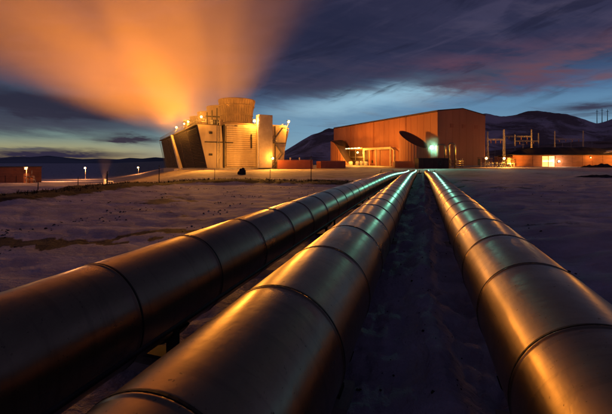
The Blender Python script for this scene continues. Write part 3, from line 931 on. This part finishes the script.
for px, d, yt, lb in ((495, 150, 134, 'thin lightning rod mast behind the tallest gantry'), (562.5, 175, 138, 'thin pale mast behind the left part of the turf roof'), (571, 180, 137, 'thin pale mast behind the middle of the turf roof'), (592, 175, 139, 'thin pale mast behind the right part of the turf roof'), (523, 160, 140, 'thin mast between the front and rear gantries')):
    c = on_ground(px, d); zt_ = EYE + (160 - yt) / F0 * d
    t = thing('mast', lb, 'mast', (c.x, c.y, 0), A0, 'thin masts of the substation')
    MB().tube([(0, 0, -.3), (0, 0, zt_)], [.12, .05], 8).build('pole', M['galv'], t)
    MB().box(-.7, .7, -.05, .05, zt_ - 2.2, zt_ - 2.05).build('crossarm', M['galv'], t)
def breaker(px, d, h, label):
    c = on_ground(px, d); t = thing('circuit_breaker', label, 'switchgear', (c.x, c.y, 0), A0, 'switchgear at the foot of the gantries')
    mb = MB(); mb.box(-.55, -.4, -.2, -.05, -.2, 1.0); mb.box(.4, .55, -.2, -.05, -.2, 1.0); mb.box(-.6, .6, -.3, .3, 1.001, 1.2); mb.build('stand', M['galv'], t)
    for x in (-.45, 0, .45):
        mb = MB(); prof = [(.1, 0)]
        nq = int((h - 1.5) / .17)
        for q in range(nq): prof += [(.17, .08 + q * .17), (.08, .14 + q * .17)]
        mb.lathe(prof, 10, (x, 0, 1.2)); mb.build('insulator', M['insulator'], t)
    MB().tube([(-.6, 0, h - .1), (.6, 0, h - .1)], .06, 8).build('busbar', M['galv'], t)
br = [(484, 112, 3.2), (490.5, 110, 2.8), (496, 113, 3.4), (500.5, 110, 3.0), (508.5, 110, 2.9), (512.5, 114, 2.6)]
for k, (px, d, h) in enumerate(br):
    breaker(px, d, h, ['leftmost breaker beside the left sodium lamp', 'breaker between the two sodium lamps, nearer the left one', 'tall breaker midway between the two sodium lamps', 'breaker just left of the brighter sodium lamp', 'breaker just right of the brighter sodium lamp', 'last short breaker against the shed end'][k])
for px, py, d, pw, lb, mm in ((486.2, 158.3, 106, 1800, 'lamp on a short pole at the left foot of the tallest gantry', M['sodium']), (504, 158.4, 106, 7000, 'brightest sodium lamp on a short pole next to the shed end', M['sodium'])):
    q = at(px, py, d); t = thing('yard_lamp', lb, 'lamp', (q.x, q.y, 0), A0, 'sodium lamps at the substation')
    MB().tube([(0, .25, -.3), (0, .25, q.z + .2)], .07, 8).build('pole', M['steel'], t)
    h = MB().box(-.3, .3, -.1, .35, q.z + .22, q.z + .45).build('lamp_housing', M['darksteel'], t)
    MB().ball((0, -.1, q.z), .36, 2).build('lamp_bulb', mm, h)
    plight(q + yf(0, -.9), pw, SOD, .4, spot=150, aim=q + yf(-1, -12, -7), blend=.3)
plight(yf(63.5, 108, 1.5), 26000, SOD, .5, spot=70, aim=yf(76, 142, 9))  # added spot with no fixture, lighting the gantries
# substation chain fence
c = on_ground(481, 104); c2 = on_ground(513, 104); L = (c2 - c).length
t = thing('wire_fence', 'thin steel fence in front of the switchgear', 'fence', (c.x, c.y, 0), A0)
mb = MB()
for k in range(9): mb.tube([(L * k / 8, 0, -.2), (L * k / 8, 0, 1.5)], .04, 6)
mb.build('post', M['galv'], t)
mb = MB()
for z in (.5, 1.0, 1.45): mb.tube([(0, 0, z), (L, 0, z)], .018, 4)
mb.build('wire', M['galv'], t)

# three masts on the hill
for k, (px, yt, lb) in enumerate(((597, 109.5, 'left mast of the three on the hill skyline'), (602, 108.5, 'middle mast of the three on the hill skyline'), (607.5, 109.5, 'right mast of the three on the hill skyline'))):
    d = 520; c = yf((px - 306) / F0 * d, d)
    z1 = EYE + (160 - yt) / F0 * d; z0 = EYE + (160 - 126) / F0 * d
    t = thing('hilltop_mast', lb, 'mast', (c.x, c.y, 0), A0, 'masts on the skyline')
    MB().tube([(0, 0, z0), (0, 0, z1)], [.55, .3], 8).build('pole', M['darksteel'], t)
    MB().box(-2.0, 2.0, -.2, .2, z1 - 3.0, z1 - 2.6).build('crossarm', M['darksteel'], t)

# ------------------------------------------------------------------ left: shed, plant, street lamps, plain
c = yf((-14 - 306) / F0 * 128, 128)
gz = ground_z((15 - 306) / F0 * 128, 128)
t = thing('brown_shed', 'flat roofed dark brown shed at the far left edge beyond the road', 'shed', (c.x, c.y, gz), A0)
wS = 39 / F0 * 128
MB().box(0, wS, 0, 8, -2.0, EYE + (160 - 167.3) / F0 * 128 - gz).build('wall', M['rwall'], t)
MB().box(-.2, wS + .2, -.2, 8.2, EYE + (160 - 167.3) / F0 * 128 - gz + .01, EYE + (160 - 167.3) / F0 * 128 - gz + .25).build('roof', M['roof'], t)
mb = MB()
for x in (3, 7, 11): mb.box(x, x + .15, -.06, -.003, -1, 2.6)
mb.build('wall_rib', M['darksteel'], t)
c = on_ground(31, 122)
t = thing('pump_skid', 'cluster of vessels and pipes lit red beside the brown shed', 'machinery', c, A0)
MB().lathe([(.02, 3.6), (.7, 3.4), (.9, 3.0), (.9, -.5)], 20, (-1.6, 0, 0)).build('vessel', M['rwall'], t)
MB().lathe([(.02, 2.7), (.5, 2.5), (.7, 2.2), (.7, -.5)], 20, (.3, .3, 0)).build('vessel', M['rwall'], t)
mb = MB()
mb.tube([(-1.6, -.8, 2.4), (1.6, -.8, 2.4), (1.6, -.8, -.6)], .14, 8); mb.tube([(-1.2, -1, 1.2), (2.4, -1, 1.2), (2.4, -1, -.6)], .12, 8); mb.tube([(.3, 0, 2.6), (.3, 0, 4.4)], .08, 8)
mb.build('pipework', M['steel'], t)
MB().box(-2.6, 2.8, -1.3, 1.3, -.9, -.3).build('skid', M['concrete'], t)
def street_lamp(px, ytop, d, label, pw, r=.6):
    c = on_ground(px, d); q = at(px, ytop, d); h = q.z - c.z
    t = thing('street_lamp', label, 'street lamp', c, A0, 'street lamps on the plain')
    MB().tube([(0, .1, -.5), (0, .1, h + .3)], [.16, .09], 8).build('pole', M['galv'], t)
    a = MB().box(-.6, .6, -.2, .3, h + .25, h + .5).build('lamp_head', M['steel'], t)
    MB().ball((0, -.1, h), r, 2).build('lamp_bulb', M['sodium_dim'], a)
    plight(q + yf(0, -.9), pw, (1, .36, .10), .5)
street_lamp(85.3, 168, 230, 'lit street lamp out on the plain right of the brown shed', 14000, .6)
street_lamp(138.3, 167.5, 280, 'lit street lamp out on the plain left of the cooling tower', 12000, .7)
street_lamp(26.3, 168.5, 118, 'red glowing lamp above the machinery beside the brown shed', 1400, .4)
plight(yf((60 - 306) / F0 * 160, 160, 0), 14000, (1, .38, .12), 1.0)  # added light with no fixture, brightening the snowy plain
plight(yf((15 - 306) / F0 * 95, 95, 4), 500, (1, .45, .12), 1.0)
plight(yf(50, 93, 3.5), 9000, SOD, .5, spot=50, aim=yf(37, 95.3, 4))  # added spot with no fixture, lighting the upright pipe loops
# small well head with its own wisp of steam
c = on_ground(105, 120); t = thing('well_head', 'small steaming well head far out left of the cooling tower', 'well head', c, A0)
MB().lathe([(.02, 1.5), (.4, 1.5), (.5, 1.2), (.5, 0), (.9, 0), (.9, -.8)], 16).build('silencer', M['galv'], t)
MB().tube([(0, 0, .6), (2.6, .4, .6), (2.6, .4, -.8)], .16, 8).build('pipe', M['galv'], t)
plight(c + yf(1.5, -2.0, 1.5), 900, (1, .36, .10), .4)

# ------------------------------------------------------------------ hills
def hills(name, prof, dn, dt, df, zbase, mt, rough, seed, kind='structure'):
    me = bpy.data.meshes.new(name); vs, fs = [], []
    xs = [prof[0][0] + (prof[-1][0] - prof[0][0]) * k / 260 for k in range(261)]
    def top(px):
        for (a, b), (c_, d_) in zip(prof, prof[1:]):
            if a <= px <= c_:
                t_ = (px - a) / (c_ - a); return b + (d_ - b) * t_
        return prof[-1][1]
    rows = 46
    for px in xs:
        ht_ = EYE + (160 - top(px)) / F0 * dt
        for j in range(rows):
            t_ = j / (rows - 1)
            d = dn + (df - dn) * t_
            tt = (dt - dn) / (df - dn)
            u = t_ / tt if t_ < tt else 1 - (t_ - tt) / (1 - tt)
            X = (px - 306) / F0 * d; w = yf(X, d)
            env = sm(u) * .55 + u * .45
            nz = noise.fractal(Vector((X * rough, d * rough, seed)), .9, 2, 7)
            z = zbase + (ht_ - zbase) * env + nz * (ht_ - zbase) * .16 * (u * (1 - u) * 4) + nz * (ht_ - zbase) * .012
            vs.append((w.x, w.y, z))
    for i in range(260):
        for j in range(rows - 1):
            a = i * rows + j; fs.append((a, a + 1, a + rows + 1, a + rows))
    me.from_pydata(vs, [], fs); me.update()
    for pl in me.polygons: pl.use_smooth = True
    bm = bmesh.new(); bm.from_mesh(me); bmesh.ops.recalc_face_normals(bm, faces=bm.faces)
    if sum(f.normal.z for f in bm.faces) < 0: bmesh.ops.reverse_faces(bm, faces=bm.faces)
    bm.to_mesh(me); bm.free()
    o = bpy.data.objects.new(name, me); C.objects.link(o); o['kind'] = kind
    me.materials.append(mt); return o
def hillmat(name, a, b, sc):
    m, p = new_mat(name); x, y, z = exyz(coords())
    n = enoise(evec(x, y, z * 2.5), sc, 8, .68, .6); n2 = enoise(evec(x, y, z), sc * .25, 4, .6)
    E.nt.links.new(emix(eramp(n * .6 + n2 * .4, .44, .56), a, b).s, p.inputs['Base Color'])
    p.inputs['Roughness'].default_value = .95; p.inputs['Specular IOR Level'].default_value = .1
    bump(p, n, .8, 6); return m
HM = hillmat('snow_streaked_lava_hill', (.26, .20, .20), (.70, .60, .66), .022)
hills('hill', [(225, 166), (262, 162), (278, 155), (290, 147.5), (300, 141.5), (312, 134.5), (325, 130.8), (340, 128), (352, 125.5), (375, 122), (400, 120), (440, 118.5), (470, 116.5), (485, 115.2), (500, 117), (512, 116), (524, 113), (540, 112), (552, 113.2), (562, 114.5), (580, 119), (597, 123), (604, 121.5), (612, 118.5), (640, 113), (700, 112), (800, 118)], 210, 480, 900, -2, HM, .012, 4)
hills('foothill', [(470, 160), (484, 152), (500, 149.5), (520, 147.5), (545, 144.5), (575, 141.5), (600, 141), (640, 139), (700, 142), (800, 150)], 160, 260, 400, -2, hillmat('bare_foothill', (.2, .12, .09), (.42, .28, .24), .05), .02, 9)
FM = hillmat('far_blue_hills', (.06, .07, .12), (.20, .21, .30), .0012)
hills('far_hills', [(-260, 158), (-120, 161), (-40, 157), (0, 158), (14, 156.5), (30, 157), (48, 155.5), (66, 157.5), (82, 159), (100, 158.6), (118, 159.3), (130, 157.8), (142, 158.6), (155, 157.2), (175, 158.8), (210, 158), (300, 156), (420, 158)], 1500, 4200, 7000, -12, FM, .0011, 2)

# ------------------------------------------------------------------ steam
def plume(name, base, top, r0, r1, dens, label, noise_sc, col=(.97, .88, .68), pw=1.0, sx=1.0, sy=1.0, fall=1.0, xdir=None, aniso=0.1, soft=.55, lowb=1.0):
    base, top = Vector(base), Vector(top); ax = top - base; L = ax.length
    zq = ax.normalized()
    xd = (Vector(xdir) if xdir else Vector((1, 0, 0))); xd = (xd - zq * xd.dot(zq)).normalized(); yd = zq.cross(xd)
    mb = MB(); n, rows = 36, 16; rg = []
    for j in range(rows + 1):
        t_ = j / rows; r = r0 + (r1 - r0) * t_ ** pw
        ex = 1 + (sx - 1) * (1 - t_); ey = 1 + (sy - 1) * (1 - t_)
        rg.append([mb.bm.verts.new((r * ex * math.cos(a), r * ey * math.sin(a), L * t_)) for a in [2 * PI * k / n for k in range(n)]])
    for A, B in zip(rg, rg[1:]):
        for k in range(n): mb.bm.faces.new((A[k], A[(k + 1) % n], B[(k + 1) % n], B[k]))
    mb.bm.faces.new(rg[0][::-1]); mb.bm.faces.new(rg[-1])
    m = bpy.data.materials.new(name + '_vapour'); m.use_nodes = True; nt = m.node_tree; E.nt = nt
    for nd in list(nt.nodes):
        if nd.type == 'BSDF_PRINCIPLED': nt.nodes.remove(nd)
    out = [q for q in nt.nodes if q.type == 'OUTPUT_MATERIAL'][0]
    x, y, z = exyz(coords())
    t_ = z / L
    r = E.op('POWER', E.op('MAXIMUM', t_, .0001), pw) * (r1 - r0) + r0
    ex = 1 + (sx - 1) * (1 - t_); ey = 1 + (sy - 1) * (1 - t_)
    rho = E.op('SQRT', (x / (r * ex)) ** 2.0 + (y / (r * ey)) ** 2.0) if False else None
    xa, ya = x / (r * ex), y / (r * ey)
    rho = E.op('SQRT', xa * xa + ya * ya)
    nn = enoise(evec(x, y, z * .38), noise_sc * 1.3, 4, .5, .5)
    edge = eramp(rho + (nn - .5) * .7, 1.0 - .12, 1.0 - .12 - soft)
    endf = eramp(t_, 1.0, .75)
    d = edge * endf * dens * (E.op('POWER', r0 / r, fall)) * (eramp(nn, .22, .75) * 1.2 + .35) * (eramp(t_, -.05, .4) * (1 - lowb) + lowb)
    v = nt.nodes.new('ShaderNodeVolumePrincipled'); v.inputs['Color'].default_value = (*col, 1); v.inputs['Anisotropy'].default_value = aniso  # warm tint puts lamp glow into the colour of white steam
    nt.links.new(d.s, v.inputs['Density']); nt.links.new(v.outputs[0], out.inputs['Volume'])
    o = mb.build(name, m); o.location = base
    o.rotation_euler = Matrix((xd, yd, zq)).transposed().to_euler()
    return tag(o, label, 'steam')
long_dir = (Matrix.Rotation(tang, 3, 'Z') @ Vector((0, 1, 0)))
plume('steam_plume', yf(-40, 112, 18.5), yf(-86, 78, 50), 13.5, 38, .027, 'left half of the orange steam, drifting low and left off the cooling tower', .035, sx=1.15, sy=.9, fall=.0, xdir=long_dir, pw=1.0, lowb=.6)
plume('steam_plume', yf(-29, 98, 12), yf(-30, 66, 60), 15, 33, .027, 'middle of the orange steam, rising above the cooling tower to the picture top', .035, sx=1.4, fall=.0, xdir=long_dir, pw=1.0, lowb=.6)
plume('steam_plume', yf(-19.5, 91, 17.5), yf(1, 70, 62), 4.6, 25, .05, 'dim brown steam column rising from the front fan stack of the cooling tower', .06, fall=.8, pw=.9)
wb = on_ground(104, 120)
plume('steam_wisp', wb + Vector((0, 0, 1.3)), wb + yf(-.5, 2, 9.5), .5, 4.2, .5, 'small orange wisp of steam over the well head', .5, fall=1.6)
plume('steam_wisp', yf(34.6, 94.6, 3.2), yf(32.8, 92.5, 9.0), 1.6, 3.0, .075, 'faint teal wisp of steam beside the teal floodlight', .4, fall=.6)
# lamps shining up into the steam
for x, y, z, pw in ((-3.2, 10, TH + 3, .75), (-4.2, 26, TH + 3, .85), (-4.4, 42, TH + 3, .9), (-4.6, 58, TH + 3, 1.1), (-4.8, 74, TH + 3, 1.2), (4, -3.5, TH + 4, .3)):
    plight(tw(x, y, z), 24000 * pw, (1, .30, .02), 1.2, spot=150, aim=tw(x - 6, y - 5, z + 30), blend=1.0)

for y in (4, 26, 50, 74):            # added floods without fixtures beside the dark louvre side, shining up into the steam
    plight(tw(-15, y, 2.0), 85000, (1, .30, .02), 1.0, spot=115, aim=tw(-20, y - 6, 40), blend=1.0)
plight(yf(84, 134, 4), 16000, SOD, .5, spot=80, aim=yf(96, 152, 9))  # added spot with no fixture, lighting the separate gantry
# ------------------------------------------------------------------ world: dusk sky with long-exposure clouds
W = bpy.data.worlds.new('World'); S.world = W; W.use_nodes = True
nt = W.node_tree; E.nt = nt
bg = nt.nodes['Background']
g = nt.nodes.new('ShaderNodeTexCoord').outputs['Generated']
wx, wy, wz = exyz(g)
X = wx * math.cos(A0) + wy * math.sin(A0)
Y = wx * -math.sin(A0) + wy * math.cos(A0)
az = E.op('ARCTAN2', X, Y); el = E.op('ARCSINE', wz)
def AE(px, py):
    a = math.atan((px - 306) / F0); return a, math.atan((160 - py) / F0 * math.cos(a))
zz = E.op('MAXIMUM', wz, 0.0) + .09
pv = evec(X / zz * .8 , Y / zz * .8, 0)
# clouds streak along a wind running from front-left to back-right
ca, sa = math.cos(-.35), math.sin(-.35)
uX = (X / zz) * ca - (Y / zz) * sa; uY = (X / zz) * sa + (Y / zz) * ca
n1 = enoise(evec(uX * .35, uY * .9, 0), 1.0, 6, .55, .35)
n2 = enoise(evec(uX * .9, uY * 2.6, 4.0), 1.3, 5, .6, .5)
nw = enoise(evec(az * 3.0, el * 14.0, 1.0), 1.6, 5, .6, .4)       # horizontal streak noise
nf = enoise(evec(az * 5.0 - el * 3, el * 34.0 + az * 4, 2.0), 1.2, 5, .6, .3)
azw = az + (nw - .5) * .20; elw = el + (nf - .5) * .045 + (nw - .5) * .05
def blob(px, py, wpx, hpx, slope=0.0, hard=1.0):
    a0, e0 = AE(px, py); k = 1 / F0
    da = (azw - a0) / (wpx * k); de = (elw - e0 - (azw - a0) * slope) / (hpx * k * .9)
    return E.op('EXPONENT', (da * da + de * de) * -1.0 * hard)
def cl(x): return E.op('MAXIMUM', E.op('MINIMUM', x, 1.0), 0.0)
def ramp(x, stops):
    n = nt.nodes.new('ShaderNodeValToRGB'); r = n.color_ramp
    while len(r.elements) < len(stops): r.elements.new(.5)
    for e, (p_, c_) in zip(r.elements, stops): e.position = p_; e.color = (*c_, 1)
    nt.links.new(x.s, n.inputs[0]); return E(n.outputs[0])
# clear twilight sky, two horizons: warm on the left, blue on the right
right = ramp(el * 2.0, [(0, (.22, .36, .45)), (.16, (.17, .33, .47)), (.32, (.075, .17, .32)), (.55, (.030, .060, .15)), (1, (.012, .018, .05))])
left = ramp(el * 2.0, [(0, (.40, .27, .10)), (.05, (.36, .33, .17)), (.11, (.19, .29, .26)), (.22, (.07, .14, .22)), (.5, (.022, .04, .10)), (1, (.012, .016, .04))])
sky = emix(eramp(az, -.62, .05), left, right)
# covering cloud deck
mauve = emix(n2, (.011, .013, .038), (.048, .040, .085))
deckm = cl(eramp(el + (n1 - .5) * .16, .13, .23) * (.45 + n1 * 1.0))
sky = emix(deckm * .93, sky, mauve)
streaks = eramp(n2 * .5 + nf * .5, .50, .66) * eramp(el, .05, .12)
sky = emix(streaks * .55, sky, (.065, .055, .10))
def paint(sky, m, c): return emix(cl(m), sky, c)
# bank at the left, lens clouds, the clear gaps, the pink streaks
sky = paint(sky, blob(55, 106, 120, 18, .02) * 1.25, (.016, .017, .042))
sky = paint(sky, blob(20, 124, 120, 8, 0) * .8, (.036, .038, .075))
sky = paint(sky, blob(128, 139, 20, 3.4, -.05) * 1.3, (.028, .026, .05))
sky = paint(sky, blob(12, 150, 26, 2.4, 0) * .9, (.06, .07, .10))
sky = paint(sky, blob(40, 157, 60, 5.0, 0) * 1.2, (.022, .022, .05))
sky = paint(sky, blob(345, 104, 75, 12, .10) * .85, (.28, .46, .58))
sky = paint(sky, blob(400, 97, 55, 10, .05) * .9, (.33, .58, .74))
sky = paint(sky, blob(520, 101, 100, 9, .0) * .8, (.12, .26, .42))
dg = enoise(evec((az + el * 1.2) * 2.2, (el - az * .30) * 15.0, 6.0), 1.3, 6, .6, .5)
sky = paint(sky, eramp(dg, .50, .66) * eramp(el, .14, .2) * eramp(el, .5, .36) * .5, (.062, .055, .11))
sky = paint(sky, eramp(dg, .46, .34) * eramp(el, .11, .2) * eramp(el, .55, .4) * .6, (.012, .013, .036))
sky = paint(sky, blob(300, 92, 60, 9, .15) * .6, (.035, .035, .075))
sky = paint(sky, blob(455, 83, 42, 7, .0) * .95, (.030, .030, .065))
sky = paint(sky, blob(545, 78, 45, 6, .0) * .6, (.04, .075, .18))
pk = eramp(nf * .6 + n2 * .4, .36, .60)
sky = paint(sky, blob(560, 62, 95, 12, .16) * pk * 1.15, (.125, .062, .092))
sky = paint(sky, blob(470, 58, 70, 9, .05) * pk * .8, (.11, .05, .085))
sky = paint(sky, blob(600, 75, 40, 4, .08) * pk * .9, (.15, .08, .11))
sky = paint(sky, blob(596, 107, 32, 4.2, .06) * 1.1, (.040, .045, .085))
sky = paint(sky, blob(330, 30, 70, 40, .0) * .8, (.013, .016, .045))
# the overhead and rear sky is plain dark dusk
sky = emix(eramp(el, .42, .62), sky, (.013, .013, .030))
sky = emix(eramp(E.op('ABSOLUTE', az), 1.0, 1.6), sky, (.017, .016, .038))
belt = eramp(E.op('ABSOLUTE', az), 1.5, 2.2) * eramp(el, .75, .1)
sky = emix(belt, sky, (.12, .09, .17))
sky = emix(eramp(wz, 0.0, -.03), sky, (.02, .018, .02))
# thin physical twilight from the Sky Texture on top
stx = nt.nodes.new('ShaderNodeTexSky'); stx.sky_type = 'NISHITA'; stx.sun_disc = False
stx.sun_elevation = math.radians(-3.0); stx.sun_rotation = math.radians(-60)
mixn = nt.nodes.new('ShaderNodeMix'); mixn.data_type = 'RGBA'; mixn.blend_type = 'ADD'
mixn.inputs[0].default_value = .03
nt.links.new(sky.s, mixn.inputs[6]); nt.links.new(stx.outputs[0], mixn.inputs[7])
nt.links.new(mixn.outputs[2], bg.inputs[0]); bg.inputs[1].default_value = 1.0
W.cycles.sampling_method = 'AUTOMATIC'

# afterglow of the sun that has set, front left
sn = bpy.data.lights.new('sun', 'SUN'); sn.energy = .012; sn.angle = math.radians(20); sn.color = (1, .7, .6)
so = bpy.data.objects.new('sun', sn); C.objects.link(so)
so.rotation_euler = (-(yf(-.8, .6, 0).normalized() + Vector((0, 0, .12)))).to_track_quat('-Z', 'Y').to_euler()

# ------------------------------------------------------------------ camera, settings
cam = bpy.data.cameras.new('camera'); co = bpy.data.objects.new('camera', cam); C.objects.link(co); S.camera = co
cam.sensor_width = 36; cam.lens = F0 / 612 * 36
co.location = (0, 0, EYE); co.rotation_euler = (math.radians(90), 0, A0)
cam.shift_y = -47 / 612; cam.clip_start = .05; cam.clip_end = 20000
S.render.engine = 'CYCLES'
S.cycles.use_denoising = True
S.cycles.max_bounces = 6; S.cycles.diffuse_bounces = 2; S.cycles.glossy_bounces = 3; S.cycles.volume_bounces = 2
S.cycles.volume_step_rate = 4.0; S.cycles.volume_max_steps = 128
S.cycles.sample_clamp_indirect = 6; S.cycles.sample_clamp_direct = 0
S.cycles.use_adaptive_sampling = True; S.cycles.adaptive_threshold = .02
S.view_settings.view_transform = 'Standard'; S.view_settings.look = 'None'
S.view_settings.exposure = 0; S.view_settings.gamma = 1; S.view_settings.use_curve_mapping = False
